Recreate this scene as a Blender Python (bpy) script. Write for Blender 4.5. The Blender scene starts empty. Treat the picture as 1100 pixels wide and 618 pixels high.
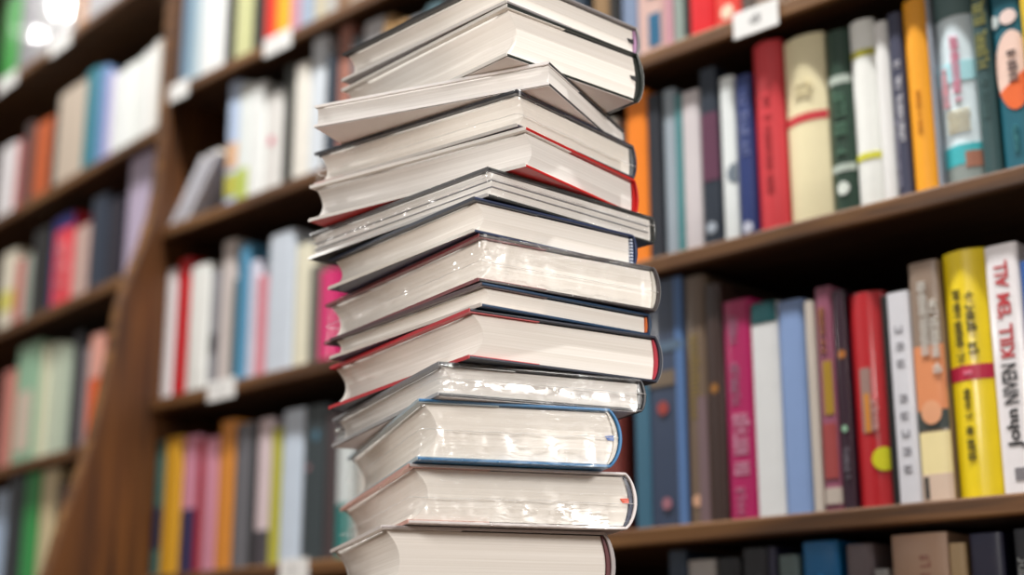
import bpy, math, random
from mathutils import Matrix, Vector, noise
random.seed(7)
SC = bpy.context.scene
COL = SC.collection
EYE = 1.0                      # camera height above the floor (m)
# bookcase front planes (metres): start points and rightward directions
P0=(0.367, 1.235); D=(0.71411, -0.70004); N_IN=(0.70004, 0.71411)
PL=(-0.5356, 2.1198); DL=(0.65606, -0.75471); NL=(0.75471, 0.65606)
SHELF_LABELS = [('R', -0.2007, -0.1467, 0.634), ('M', -1.2599, -1.1923, 0.863), ('M', -1.0024, -0.9404, 0.863), ('M', -1.0962, -1.0334, 0.383), ('M', -0.9171, -0.8612, 0.132), ('L', -0.6705, -0.5853, 1.091), ('L', -0.4411, -0.3582, 1.091)]
# row, offset along the shelf (m), thickness, height, colour, kind, description, extras
BOOKS = [
  ('R1', -0.4026, 0.0264, 0.195, '#9a7a52', 'h', 'tan book just right of the stack', {}),
  ('R1', -0.3755, 0.0139, 0.2, '#181614', 'h', 'thin black book beside the tan one', {}),
  ('R1', -0.3608, 0.0215, 0.19, '#8496b4', 'p', 'slate blue book beside a pink picture spine', {}),
  ('R1', -0.3385, 0.0376, 0.19, '#dcb8ae', 'h', 'pale pink book with two blue square pictures', {'deco': [('panel', 0.42, 0.85, 0.06, 0.26, '#1f668c'), ('panel', 0.42, 0.85, 0.36, 0.56, '#1c4d74')]}),
  ('R1', -0.3, 0.0105, 0.19, '#cf9aa6', 'p', 'thin rose pink book', {}),
  ('R1', -0.2888, 0.0153, 0.185, '#94a49c', 'p', 'pale grey green book', {}),
  ('R1', -0.2727, 0.0066, 0.18, '#241e1c', 'p', 'very thin near-black book left of the bright red one', {}),
  ('R1', -0.2653, 0.0306, 0.2, '#e3141f', 'h', 'wide bright scarlet book', {}),
  ('R1', -0.2339, 0.032, 0.2, '#ea4438', 'h', 'scarlet book with pale round mark at its foot', {'deco': [('dot', 0.5, 0.09, 0.008, '#f4dcc0')]}),
  ('R1', -0.2, 0.0164, 0.19, '#5a4e46', 'p', 'dull grey brown book behind the white shelf card', {}),
  ('R1', -0.1828, 0.0328, 0.19, '#8a7868', 'h', 'wide taupe book at the right end', {}),
  ('R2', -0.3551, 0.028, 0.1929, '#f28416', 'p', 'plain bright orange book', {}),
  ('R2', -0.3263, 0.0176, 0.1828, '#20242e', 'h', 'black book right of the orange one', {}),
  ('R2', -0.3066, 0.0161, 0.1837, '#9aa6b0', 'p', 'pale grey blue book', {}),
  ('R2', -0.2898, 0.0075, 0.1737, '#4a8a8e', 'p', 'thin teal book between grey and white ones', {}),
  ('R2', -0.2814, 0.0227, 0.1733, '#cfc8ca', 'p', 'off white book beside thin teal one', {}),
  ('R2', -0.2567, 0.0211, 0.191, '#222c3a', 'h', 'dark navy book with plum upper panel and pale emblem', {'deco': [('panel', 0, 1, 0.36, 0.74, '#5c3049'), ('dot', 0.5, 0.1, 0.006, '#aab4c0')]}),
  ('R2', -0.2315, 0.0172, 0.1747, '#e2e8e8', 'p', 'white book with grey half disc on its side', {'deco': [('halfdot', 1, 0.4, 0.011, '#6c7884')]}),
  ('R2', -0.2123, 0.018, 0.1709, '#22346f', 'h', 'royal blue book with pale script and white foot mark', {'deco': [('scrib', 0.5, 0.5, 0.88, 0.5, '#7882b0'), ('dot', 0.5, 0.06, 0.006, '#c8ccdc')]}),
  ('R2', -0.1925, 0.0337, 0.1985, '#d2383f', 'h', 'wide coral red hardback', {'deco': [('scrib', 0.52, 0.2, 0.7, 0.22, '#a82c34')], 'round': 1}),
  ('R2', -0.1559, 0.0457, 0.1908, '#eadfb6', 'h', 'widest cream hardback with red band', {'deco': [('band', 0.53, 0.575, '#c62c36'), ('scrib', 0.5, 0.66, 0.75, 0.4, '#d3c8a2')], 'round': 1}),
  ('R2', -0.1083, 0.0251, 0.1856, '#203e2e', 'h', 'dark green hardback with pale bands and white emblem', {'deco': [('band', 0.7, 0.745, '#b4c0b6'), ('band', 0.225, 0.265, '#b4c0b6'), ('dot', 0.5, 0.135, 0.0065, '#e4ece4'), ('scrib', 0.5, 0.32, 0.66, 0.45, '#547a64')], 'round': 1}),
  ('R2', -0.0814, 0.0254, 0.1873, '#eff1ec', 'h', 'white hardback with two yellow green bands', {'deco': [('band', 0.8, 0.835, '#b4b02c'), ('band', 0.25, 0.285, '#d2cf38')], 'round': 1}),
  ('R2', -0.0542, 0.0144, 0.1782, '#e8e8e6', 'h', 'narrower plain white hardback', {'round': 1}),
  ('R2', -0.0381, 0.0132, 0.1815, '#3e4056', 'p', 'slate purple book with white vertical lettering', {'deco': [('scrib', 0.58, 0.3, 0.74, 0.42, '#d8d8e0'), ('scrib', 0.2, 0.06, 0.42, 0.25, '#a0a0b4')]}),
  ('R2', -0.0231, 0.023, 0.1888, '#f6a618', 'h', 'amber yellow book', {'deco': [('scrib', 0.5, 0.3, 0.52, 0.2, '#d08a14')], 'round': 1}),
  ('R2', 0.0016, 0.004, 0.1856, '#8c929c', 'p', 'very thin grey book beside amber one', {}),
  ('R2', 0.0061, 0.0354, 0.1858, '#dcecf2', 'h', 'sky and sea picture book with pink lettering', {'deco': [('panel', 0, 1, 0.0, 0.1, '#8a9490'), ('panel', 0, 1, 0.1, 0.2, '#3cb0b8'), ('panel', 0.62, 1, 0.08, 0.16, '#a06a54'), ('panel', 0.0, 1, 0.52, 0.62, '#a8dce4'), ('scrib', 0.55, 0.42, 0.78, 0.2, '#e090a8'), ('scrib', 0.22, 0.4, 0.6, 0.16, '#eeb4be'), ('scribh', 0.5, 0.26, 0.37, 0.6, '#d8c69a'), ('panel', 0, 1, 0.86, 1, '#5a7474')], 'round': 1}),  # last panel paints the shadow of the shelf above onto the spine top
  ('R2', 0.0441, 0.0164, 0.1795, '#2c4c4e', 'h', 'dark bottle teal book with gold lettering', {'deco': [('scrib', 0.5, 0.56, 0.96, 0.6, '#8c8a4a'), ('scrib', 0.5, 0.3, 0.5, 0.3, '#4a6a6a')], 'round': 1}),
  ('R2', 0.0629, 0.026, 0.1765, '#0a6072', 'h', 'teal book with peach and orange oval', {'deco': [('oval', 0.62, 0.52, 0.62, 0.21, '#f0cfc0'), ('ovalcut', 0.62, 0.52, 0.62, 0.21, '#ec6a2c'), ('oval', 0.6, 0.8, 0.3, 0.04, '#ecd4cc'), ('oval', 0.12, 0.79, 0.16, 0.035, '#b8c4c4'), ('scrib', 0.6, 0.46, 0.64, 0.3, '#6c5c5c'), ('scrib', 0.5, 0.1, 0.24, 0.16, '#4c98a0')]}),
  ('R2', 0.0905, 0.018, 0.1646, '#dcb81c', 'h', 'mustard yellow book at the right edge', {}),
  ('R3', -0.3538, 0.0195, 0.2573, '#3e6c84', 'p', 'faded teal blue book beside the stack', {}),
  ('R3', -0.3336, 0.0466, 0.2527, '#36445e', 'h', 'wide navy book with pale bands and red emblem', {'deco': [('panel', 0.76, 0.97, 0, 1, '#5a7cae'), ('band', 0.7, 0.74, '#5c7288'), ('panel', 0, 0.74, 0.56, 0.62, '#7a6a58'), ('dot', 0.4, 0.47, 0.007, '#a8443c'), ('dot', 0.45, 0.09, 0.006, '#a8707c')]}),
  ('R3', -0.285, 0.0249, 0.2473, '#74604e', 'h', 'mottled brown book with ochre letters and pale foot emblem', {'deco': [('scribh', 0.4, 0.42, 0.75, 0.4, '#a8902c'), ('dot', 0.35, 0.09, 0.006, '#d8a888'), ('panel', 0.5, 0.95, 0.0, 0.5, '#7a6468')]}),
  ('R3', -0.2593, 0.0178, 0.2344, '#3c2822', 'h', 'dark brown book with small orange emblem', {'deco': [('dot', 0.5, 0.55, 0.005, '#a06a2a')]}),
  ('R3', -0.2396, 0.0333, 0.2132, '#b4145e', 'h', 'magenta book with pale vertical lettering', {'deco': [('scrib', 0.35, 0.52, 0.93, 0.3, '#a8708c'), ('scrib', 0.5, 0.2, 0.46, 0.5, '#d89ab4'), ('scrib', 0.4, 0.03, 0.14, 0.3, '#c87c9c')]}),
  ('R3', -0.2056, 0.0291, 0.2045, '#e9ebeb', 'p', 'white book with dark green top', {'deco': [('band', 0.9, 1, '#0a4c50')]}),
  ('R3', -0.1756, 0.0283, 0.2019, '#8ca8d8', 'p', 'plain light blue book', {}),
  ('R3', -0.1436, 0.009, 0.196, '#d2c8bc', 'p', 'thin beige book right of light blue one', {}),
  ('R3', -0.1328, 0.0175, 0.2075, '#9c5870', 'h', 'mauve book with ochre title and red picture', {'deco': [('panel', 0.3, 0.85, 0.42, 0.66, '#b08c28'), ('panel', 0.1, 0.9, 0.14, 0.38, '#a84a48'), ('band', 0.03, 0.1, '#c8bcb0'), ('scrib', 0.4, 0.7, 0.9, 0.3, '#b8804c')]}),
  ('R3', -0.1135, 0.0115, 0.2008, '#34192a', 'h', 'dark maroon book with small dots and pale marks', {'deco': [('dot', 0.6, 0.7, 0.004, '#b8702c'), ('dot', 0.5, 0.36, 0.003, '#9cc8a8'), ('scrib', 0.5, 0.14, 0.3, 0.4, '#8c8490')]}),
  ('R3', -0.1003, 0.0344, 0.1944, '#c01a24', 'h', 'wide red book with yellow disc sticker', {'deco': [('panel', 0.3, 0.62, 0.34, 0.64, '#a08078'), ('panel', 0.4, 0.55, 0.34, 0.52, '#d88c2c'), ('scrib', 0.68, 0.35, 0.5, 0.16, '#e0b0a8'), ('dot', 0.84, 0.215, 0.0105, '#dcd81c')], 'round': 1}),
  ('R3', -0.0642, 0.0046, 0.187, '#121110', 'p', 'thin black filler for the shaded gap beside wide red book', {}),  # black slab stands for the shade in a gap between books
  ('R3', -0.0579, 0.0215, 0.1877, '#d8d8de', 'p', 'pale grey book with spaced dark letters', {'deco': [('letters', 0.5, 0.16, 0.82, 0.32, '#62626c')]}),
  ('R3', -0.0347, 0.0286, 0.2107, '#8c7868', 'h', 'photo-covered book with cream sticker', {'deco': [('panel', 0, 1, 0.36, 0.64, '#dc8c5c'), ('panel', 0, 1, 0.29, 0.37, '#3c4440'), ('panel', 0.02, 1, 0.11, 0.28, '#ecdca4'), ('panel', 0, 1, 0, 0.11, '#d4bca8'), ('panel', 0.08, 0.25, 0.01, 0.1, '#3c3834'), ('scrib', 0.45, 0.6, 0.92, 0.25, '#dcd8d0'), ('scrib', 0.78, 0.52, 0.84, 0.25, '#dcd8d0'), ('oval', 0.5, 0.36, 0.34, 0.05, '#e0a078')]}),
  ('R3', -0.0044, 0.0392, 0.2143, '#edd000', 'h', 'thick yellow book with crimson band and black lettering', {'deco': [('band', 0.465, 0.525, '#b4163c'), ('scrib', 0.34, 0.545, 0.85, 0.17, '#2a2710'), ('scrib', 0.64, 0.57, 0.82, 0.2, '#2a2710'), ('scrib', 0.42, 0.15, 0.29, 0.17, '#2a2710'), ('scrib', 0.42, 0.32, 0.45, 0.15, '#2a2710'), ('panel', 0.38, 0.58, 0.487, 0.503, '#d87088')], 'round': 1}),
  ('R3', 0.038, 0.0296, 0.2113, '#ebe7e9', 'h', 'white book with red and black lettering', {'deco': [('text', 'KILL', 0.48, 0.535, 0.67, 0.42, '#b83038'), ('text', "'EM", 0.48, 0.695, 0.795, 0.42, '#b83038'), ('text', 'ALL', 0.48, 0.82, 0.93, 0.42, '#b83038'), ('text', 'John', 0.5, 0.175, 0.33, 0.48, '#1c1a1c'), ('text', 'NIVEN', 0.47, 0.35, 0.51, 0.46, '#2c2a2c'), ('panel', 0.38, 0.68, 0.05, 0.1, '#7c787c')]}),
  ('R3', 0.0691, 0.024, 0.1924, '#2658a0', 'p', 'blue book at the right edge', {}),
  ('R4', -0.3156, 0.0221, 0.2405, '#2e3e52', 'p', 'dark steel blue book', {}),
  ('R4', -0.2919, 0.0336, 0.2299, '#bcb8b4', 'p', 'pale grey book', {}),
  ('R4', -0.2553, 0.025, 0.2298, '#1a1a1e', 'h', 'black book right of the pale grey one', {}),
  ('R4', -0.228, 0.0285, 0.2375, '#28282e', 'h', 'charcoal book with pale streak', {'deco': [('panel', 0.6, 0.8, 0.5, 0.9, '#444448')]}),
  ('R4', -0.1976, 0.0084, 0.2371, '#3c3c56', 'p', 'thin indigo book', {}),
  ('R4', -0.1858, 0.0203, 0.2284, '#6c8080', 'p', 'grey teal book', {}),
  ('R4', -0.1609, 0.0372, 0.2388, '#0a7cc0', 'h', 'bright azure book', {'deco': [('oval', 0.5, 0.7, 0.3, 0.18, '#2aa4f0')]}),
  ('R4', -0.1155, 0.0263, 0.2337, '#807478', 'p', 'mauve grey book', {}),
  ('R4', -0.0873, 0.0128, 0.2108, '#b0b0b0', 'p', 'short light grey book', {}),
  ('R4', -0.0696, 0.0527, 0.2385, '#bc987e', 'h', 'very wide tan book with faded red script', {'deco': [('scrib', 0.6, 0.5, 0.92, 0.16, '#98584c')]}),
  ('R4', -0.016, 0.0152, 0.2284, '#b49870', 'p', 'beige book with yellow flower', {'deco': [('dot', 0.5, 0.8, 0.007, '#c8a414')]}),
  ('R4', 0.0024, 0.0295, 0.2351, '#1e1e3a', 'h', 'midnight blue book', {}),
  ('R4', 0.0411, 0.0197, 0.2364, '#1a1c22', 'h', 'black book with white letters at right edge', {'deco': [('scrib', 0.3, 0.5, 0.9, 0.3, '#a8acac')]}),
  ('M1', -1.2656, 0.012, 0.2, '#8c929a', 'p', 'thin grey book against the wooden upright', {}),
  ('M1', -1.2528, 0.0295, 0.2, '#5686a6', 'p', 'dusty blue book', {}),
  ('M1', -1.2225, 0.0339, 0.2, '#b4c8d2', 'p', 'pale blue grey book', {}),
  ('M1', -1.1878, 0.0641, 0.2, '#f2f4f3', 'h', 'brightest wide white book', {}),
  ('M1', -1.1229, 0.0203, 0.19, '#2a2a28', 'p', 'black book right of the wide white one', {}),
  ('M1', -1.0995, 0.0382, 0.2, '#ced09a', 'p', 'pale olive yellow book', {}),
  ('M1', -1.0582, 0.0328, 0.19, '#2e2c2a', 'h', 'charcoal book left of the red one', {}),
  ('M1', -1.0247, 0.0212, 0.19, '#e63424', 'p', 'narrow red orange book', {}),
  ('M1', -1.0005, 0.0337, 0.19, '#f6b428', 'p', 'yellow orange book', {}),
  ('M1', -0.9659, 0.0204, 0.19, '#cc92a4', 'p', 'dusty pink book', {}),
  ('M1', -0.9448, 0.0304, 0.19, '#a6b6ca', 'p', 'light steel blue book', {}),
  ('M1', -0.9114, 0.0237, 0.18, '#ccc4aa', 'p', 'cream coloured book', {}),
  ('M1', -0.8869, 0.0233, 0.18, '#bcbcb8', 'p', 'light grey book', {}),
  ('M1', -0.8628, 0.0269, 0.18, '#8c6a4e', 'p', 'brown book', {}),
  ('M1', -0.8352, 0.034, 0.18, '#b8ac9c', 'p', 'greige book', {}),
  ('M1', -0.8004, 0.0369, 0.18, '#6c767a', 'p', 'slate grey book', {}),
  ('M2', -1.1037, 0.0263, 0.1915, '#b6c8e4', 'p', 'pale blue book with orange patch', {'deco': [('panel', 0, 1, 0.3, 0.5, '#e0b48c'), ('panel', 0, 1, 0.08, 0.25, '#c0bc4c')]}),
  ('M2', -1.0766, 0.0259, 0.1808, '#e8eeec', 'p', 'white book with lime green foot', {'deco': [('panel', 0, 1, 0.02, 0.28, '#b8c85c')]}),
  ('M2', -1.0499, 0.0341, 0.1717, '#f0f3f1', 'p', 'plain white book left of the pink-dotted one', {}),
  ('M2', -1.0151, 0.0417, 0.1463, '#e6e4e0', 'p', 'ivory book with pink dot', {'deco': [('dot', 0.4, 0.52, 0.007, '#dc6c84')]}),
  ('M2', -0.9726, 0.0241, 0.1783, '#32342e', 'h', 'dark olive block standing in for a shaded gap', {}),  # dark block put where a gap holds only shade
  ('M2', -0.9456, 0.0297, 0.172, '#f0ece2', 'p', 'cream white book', {}),
  ('M2', -0.9131, 0.033, 0.2028, '#e0e8f0', 'p', 'tall icy white book', {}),
  ('M2', -0.8773, 0.0187, 0.1636, '#38424e', 'p', 'dark slate book', {}),
  ('M2', -0.8559, 0.026, 0.2045, '#b07868', 'p', 'terracotta book', {}),
  ('M2', -0.8271, 0.0236, 0.1739, '#6c747a', 'p', 'grey book right of the terracotta one', {}),
  ('M2', -0.8008, 0.0414, 0.1865, '#d4d4d8', 'p', 'light silver book', {}),
  ('M3', -1.2575, 0.0404, 0.195, '#eeeaec', 'p', 'white book next to wooden upright', {}),
  ('M3', -1.2139, 0.0323, 0.2043, '#cc1a26', 'h', 'bright red book', {}),
  ('M3', -1.1785, 0.0497, 0.1871, '#f0f2ee', 'h', 'wide white book right of the red one', {}),
  ('M3', -1.128, 0.0216, 0.1716, '#8c8c92', 'p', 'grey book with dark blot', {'deco': [('panel', 0.1, 0.9, 0.3, 0.46, '#2c2a30')]}),
  ('M3', -1.1033, 0.0322, 0.2094, '#d2c8c4', 'p', 'tall pale taupe book', {}),
  ('M3', -1.0681, 0.0079, 0.1478, '#3a4c4c', 'p', 'thin dark teal book', {}),
  ('M3', -1.0595, 0.0249, 0.1955, '#5494b8', 'p', 'sky blue book', {}),
  ('M3', -1.0338, 0.0203, 0.1665, '#d8d8e8', 'p', 'lilac white book', {}),
  ('M3', -1.0127, 0.02, 0.1412, '#d88a96', 'p', 'short salmon pink book', {}),
  ('M3', -0.9898, 0.0558, 0.1934, '#d2dce8', 'h', 'wide pale blue book', {}),
  ('M3', -0.9313, 0.0325, 0.1677, '#ece8d0', 'h', 'ivory yellow book', {}),
  ('M3', -0.8961, 0.0184, 0.1326, '#68665f', 'p', 'dark grey book', {}),
  ('M3', -0.875, 0.0293, 0.121, '#dc3878', 'p', 'hot pink book', {}),
  ('M4', -1.2382, 0.0204, 0.1904, '#3c6e6a', 'p', 'teal book against the wooden foot', {'deco': [('panel', 0, 1, 0.2, 0.5, '#1c2c4c')]}),
  ('M4', -1.2147, 0.0407, 0.1919, '#dca42c', 'p', 'golden yellow book', {}),
  ('M4', -1.1709, 0.0351, 0.1898, '#dc96ae', 'p', 'pink book with navy lower half', {'deco': [('panel', 0, 1, 0, 0.46, '#38345c')]}),
  ('M4', -1.135, 0.0146, 0.1817, '#a41c2e', 'p', 'thin crimson book', {}),
  ('M4', -1.1196, 0.0339, 0.1814, '#d490a4', 'p', 'rose pink book without a navy half', {}),
  ('M4', -1.0849, 0.0352, 0.2003, '#d88c36', 'p', 'burnt orange book', {}),
  ('M4', -1.0468, 0.0363, 0.1918, '#6c6c72', 'h', 'grey book right of the orange one', {}),
  ('M4', -1.0097, 0.0114, 0.1826, '#2a2a2c', 'p', 'thin black book', {}),
  ('M4', -0.9976, 0.0291, 0.1925, '#dccace', 'p', 'blush white book with dark foot', {'deco': [('panel', 0, 1, 0, 0.24, '#4c484e')]}),
  ('M4', -0.9677, 0.0188, 0.1771, '#b8b440', 'p', 'olive lime book', {}),
  ('M4', -0.9461, 0.0451, 0.1972, '#d0deee', 'h', 'wide ice blue book', {}),
  ('M4', -0.8983, 0.0435, 0.196, '#3a4448', 'h', 'wide charcoal book', {'deco': [('dot', 0.6, 0.8, 0.007, '#4c7488'), ('dot', 0.3, 0.6, 0.004, '#a87c84')]}),
  ('M4', -0.8522, 0.019, 0.1869, '#4a3e40', 'p', 'dark brown book beside the stack', {}),
  ('M4', -0.8306, 0.0275, 0.1486, '#d8e0e0', 'p', 'white and teal book half behind the stack', {'deco': [('panel', 0, 1, 0, 0.45, '#2c8480')]}),
  ('L1', -0.7161, 0.0779, 0.2, '#148c1c', 'p', 'vivid green book', {}),
  ('L1', -0.6289, 0.058, 0.2, '#86848a', 'p', 'mid grey book', {}),
  ('L1', -0.566, 0.044, 0.2, '#b0b0b4', 'h', 'silver glossy book left of the widest one', {'gloss': 1}),
  ('L1', -0.5172, 0.0856, 0.2, '#b4b4b6', 'h', 'widest silver glossy book', {'gloss': 1}),
  ('L1', -0.4269, 0.052, 0.2, '#a8a8a8', 'h', 'pale grey glossy book', {'gloss': 1}),
  ('L1', -0.3741, 0.0433, 0.2, '#b88458', 'p', 'light brown book', {}),
  ('L1', -0.3301, 0.0563, 0.2, '#aeaeb2', 'p', 'silver grey book', {}),
  ('L1', -0.273, 0.0545, 0.2, '#b8b8bc', 'p', 'pale grey book at the right end', {}),
  ('L2', -0.6707, 0.0753, 0.1467, '#dcd8da', 'p', 'off white book at the left edge', {}),
  ('L2', -0.5904, 0.036, 0.1418, '#b85e58', 'p', 'dull red book', {}),
  ('L2', -0.5496, 0.0273, 0.1624, '#4a3a38', 'p', 'dark brown book left of the rust one', {}),
  ('L2', -0.5135, 0.0692, 0.1497, '#c05820', 'h', 'rust orange book', {}),
  ('L2', -0.4398, 0.0144, 0.1415, '#2a221e', 'p', 'very thin black strip painting a dark gap', {}),  # near-black strip paints the shade between rust and beige books
  ('L2', -0.4208, 0.1086, 0.1803, '#cabaa8', 'h', 'wide beige book', {}),
  ('L2', -0.3044, 0.0409, 0.1855, '#207c8a', 'p', 'teal book', {}),
  ('L2', -0.2626, 0.0332, 0.1776, '#6a8cb8', 'p', 'cornflower blue book', {}),
  ('L2', -0.2286, 0.0193, 0.1594, '#b2aad0', 'p', 'thin lilac book', {}),
  ('L2', -0.2085, 0.0386, 0.1491, '#eaeeed', 'p', 'white book, shortest of five stepped whites', {}),
  ('L2', -0.1691, 0.0345, 0.1515, '#f2f6f4', 'p', 'white book, second of five stepped whites', {}),
  ('L2', -0.1338, 0.0338, 0.1511, '#f0f4f0', 'p', 'white book, middle of five stepped whites', {}),
  ('L2', -0.0992, 0.03, 0.154, '#f4f6f4', 'p', 'white book, second tallest of five stepped whites', {}),
  ('L2', -0.0684, 0.0264, 0.1607, '#f6f4ee', 'p', 'white book, tallest of five stepped whites', {}),
  ('L3', -0.6126, 0.0684, 0.1477, '#e8e0cc', 'p', 'cream book at the left edge', {'deco': [('panel', 0, 1, 0.25, 0.5, '#dcd46c')]}),
  ('L3', -0.5434, 0.0309, 0.1214, '#b86a62', 'p', 'brick pink book', {}),
  ('L3', -0.5078, 0.0302, 0.1219, '#a8b2a6', 'p', 'sage grey book', {}),
  ('L3', -0.4729, 0.0706, 0.1576, '#1a1818', 'h', 'black book left of the red and blue one', {}),
  ('L3', -0.3978, 0.0817, 0.1611, '#e83e4c', 'h', 'red book with blue edges', {'deco': [('panel', 0, 0.2, 0, 1, '#2c2a74'), ('panel', 0, 1, 0.86, 1, '#2c2a74'), ('scrib', 0.6, 0.2, 0.75, 0.4, '#f0a0a4')]}),
  ('L3', -0.3118, 0.0576, 0.1252, '#c8aaa0', 'p', 'pinkish beige book', {}),
  ('L3', -0.2467, 0.0586, 0.1615, '#2a3446', 'h', 'dark blue grey book', {}),
  ('L3', -0.1841, 0.047, 0.1423, '#231e2c', 'h', 'blackish purple book', {}),
  ('L3', -0.1269, 0.0783, 0.215, '#c4b6d0', 'h', 'tall lavender book', {}),
  ('L4', -0.5561, 0.0541, 0.1712, '#cc8074', 'p', 'salmon book at the left edge', {}),
  ('L4', -0.4974, 0.0929, 0.2049, '#98c2a2', 'h', 'wide mint green book', {'deco': [('panel', 0.2, 0.8, 0.1, 0.6, '#d8c4b4')]}),
  ('L4', -0.4001, 0.0316, 0.1914, '#dcdcbe', 'p', 'pale cream book right of the mint one', {}),
  ('L4', -0.3641, 0.0274, 0.1907, '#ccd8c2', 'p', 'pale green book right of the cream one', {}),
  ('L4', -0.3324, 0.0269, 0.1841, '#c2ceb8', 'p', 'pale sage book right of the pale green one', {}),
  ('L4', -0.3012, 0.0196, 0.1778, '#b6c6b4', 'p', 'greyer sage book left of the black one', {}),
  ('L4', -0.2808, 0.036, 0.1914, '#26242a', 'p', 'black book', {}),
  ('L4', -0.2407, 0.0221, 0.1609, '#8c8488', 'p', 'grey book between black and orange ones', {}),
  ('L4', -0.2146, 0.0503, 0.1753, '#f06420', 'p', 'orange book with pale pink top', {'deco': [('panel', 0, 1, 0.6, 1, '#e8a898')]}),
  ('L5', -0.548, 0.0549, 0.2123, '#b4cae6', 'p', 'pale blue book at the left edge', {}),
  ('L5', -0.4946, 0.0685, 0.2344, '#20242a', 'h', 'black book', {}),
  ('L5', -0.4222, 0.0583, 0.2304, '#329c4c', 'p', 'leaf green book', {}),
  ('L5', -0.3603, 0.0596, 0.2283, '#dccca2', 'p', 'straw coloured book', {}),
  ('L5', -0.2923, 0.0402, 0.2, '#4a2826', 'p', 'dark maroon book', {}),
]
# name, corner x, corner y, top z above the eye, heading of the head edge, width, length, thickness
STACK = [
  ('B1', -0.0032, 0.9391, 0.482, 47, 0.137, 0.1902, 0.0248),
  ('B2', -0.0032, 0.9391, 0.4572, 49.17, 0.1339, 0.2006, 0.0396),
  ('B3', 0.0257, 0.9469, 0.4176, 25.19, 0.1463, 0.1811, 0.0179),
  ('B4', 0.0039, 0.9535, 0.3997, 38.99, 0.1451, 0.2009, 0.0281),
  ('B5', 0.0096, 0.9517, 0.3716, 37.2, 0.1429, 0.206, 0.0297),
  ('B6', -0.0158, 0.9499, 0.3419, 47.5, 0.1685, 0.2093, 0.0219),
  ('B7', -0.025, 0.9479, 0.32, 52.5, 0.1473, 0.1877, 0.0256),
  ('B8', -0.0218, 0.95, 0.2944, 56.61, 0.1546, 0.2288, 0.0336),
  ('B9', -0.0198, 0.95, 0.2608, 54, 0.1487, 0.2042, 0.0172),
  ('B10', -0.0277, 0.9525, 0.2436, 58.34, 0.1587, 0.2179, 0.0347),
  ('B11', -0.0479, 0.9582, 0.2089, 66.4, 0.1547, 0.238, 0.0237),
  ('B12', -0.0614, 0.9647, 0.1852, 74, 0.1422, 0.2708, 0.0413),
  ('B13', -0.0676, 0.9771, 0.1439, 73.8, 0.16, 0.2657, 0.0397),
  ('B14', -0.0857, 0.9828, 0.1042, 73.26, 0.163, 0.184, 0.046),
]

# ------------------------------------------------------------------ materials
def lin(h):
    h = h.lstrip('#'); r = []
    for i in (0, 2, 4):
        c = int(h[i:i+2], 16)/255
        r.append(c/12.92 if c <= .04045 else ((c+.055)/1.055)**2.4)
    return (*r, 1)
MATS = {}
def newmat(name):
    m = bpy.data.materials.new(name); m.use_nodes = True
    nt = m.node_tree
    return m, nt, nt.nodes['Principled BSDF']
def paint(col, rough=.45, coat=0.0, var=.06):
    key = (col, rough, coat)
    if key in MATS: return MATS[key]
    m, nt, b = newmat('paper_' + col.strip('#'))
    tc = nt.nodes.new('ShaderNodeTexCoord'); n = nt.nodes.new('ShaderNodeTexNoise')
    n.inputs['Scale'].default_value = 60; n.inputs['Detail'].default_value = 3
    nt.links.new(tc.outputs['Object'], n.inputs['Vector'])
    mr = nt.nodes.new('ShaderNodeMapRange')
    mr.inputs['To Min'].default_value = 1-var; mr.inputs['To Max'].default_value = 1+var
    nt.links.new(n.outputs['Fac'], mr.inputs['Value'])
    mx = nt.nodes.new('ShaderNodeVectorMath'); mx.operation = 'SCALE'
    mx.inputs[0].default_value = lin(col)[:3]
    nt.links.new(mr.outputs['Result'], mx.inputs['Scale'])
    nt.links.new(mx.outputs['Vector'], b.inputs['Base Color'])
    b.inputs['Roughness'].default_value = rough
    b.inputs['Coat IOR'].default_value = 2.5 if coat > .8 else 1.5
    b.inputs['Coat Weight'].default_value = coat; b.inputs['Coat Roughness'].default_value = .04 if coat > .8 else .12
    MATS[key] = m
    return m
def pages_mat(name, c0, c1):
    m, nt, b = newmat(name)
    tc = nt.nodes.new('ShaderNodeTexCoord'); mp = nt.nodes.new('ShaderNodeMapping')
    mp.inputs['Scale'].default_value = (3, 3, 700)
    n = nt.nodes.new('ShaderNodeTexNoise'); n.inputs['Scale'].default_value = 1; n.inputs['Detail'].default_value = 4
    n2 = nt.nodes.new('ShaderNodeTexNoise'); n2.inputs['Scale'].default_value = 14; n2.inputs['Detail'].default_value = 2
    r = nt.nodes.new('ShaderNodeValToRGB')
    r.color_ramp.elements[0].position = .25; r.color_ramp.elements[1].position = .7
    r.color_ramp.elements[0].color = lin(c0); r.color_ramp.elements[1].color = lin(c1)
    nt.links.new(tc.outputs['Object'], mp.inputs['Vector']); nt.links.new(mp.outputs['Vector'], n.inputs['Vector'])
    nt.links.new(tc.outputs['Object'], n2.inputs['Vector'])
    nt.links.new(n.outputs['Fac'], r.inputs['Fac'])
    nt.links.new(r.outputs['Color'], b.inputs['Base Color'])
    bp = nt.nodes.new('ShaderNodeBump'); bp.inputs['Strength'].default_value = .25; bp.inputs['Distance'].default_value = .0006
    nt.links.new(n.outputs['Fac'], bp.inputs['Height']); nt.links.new(bp.outputs['Normal'], b.inputs['Normal'])
    b.inputs['Roughness'].default_value = .85; b.inputs['Specular IOR Level'].default_value = .15
    return m
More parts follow.
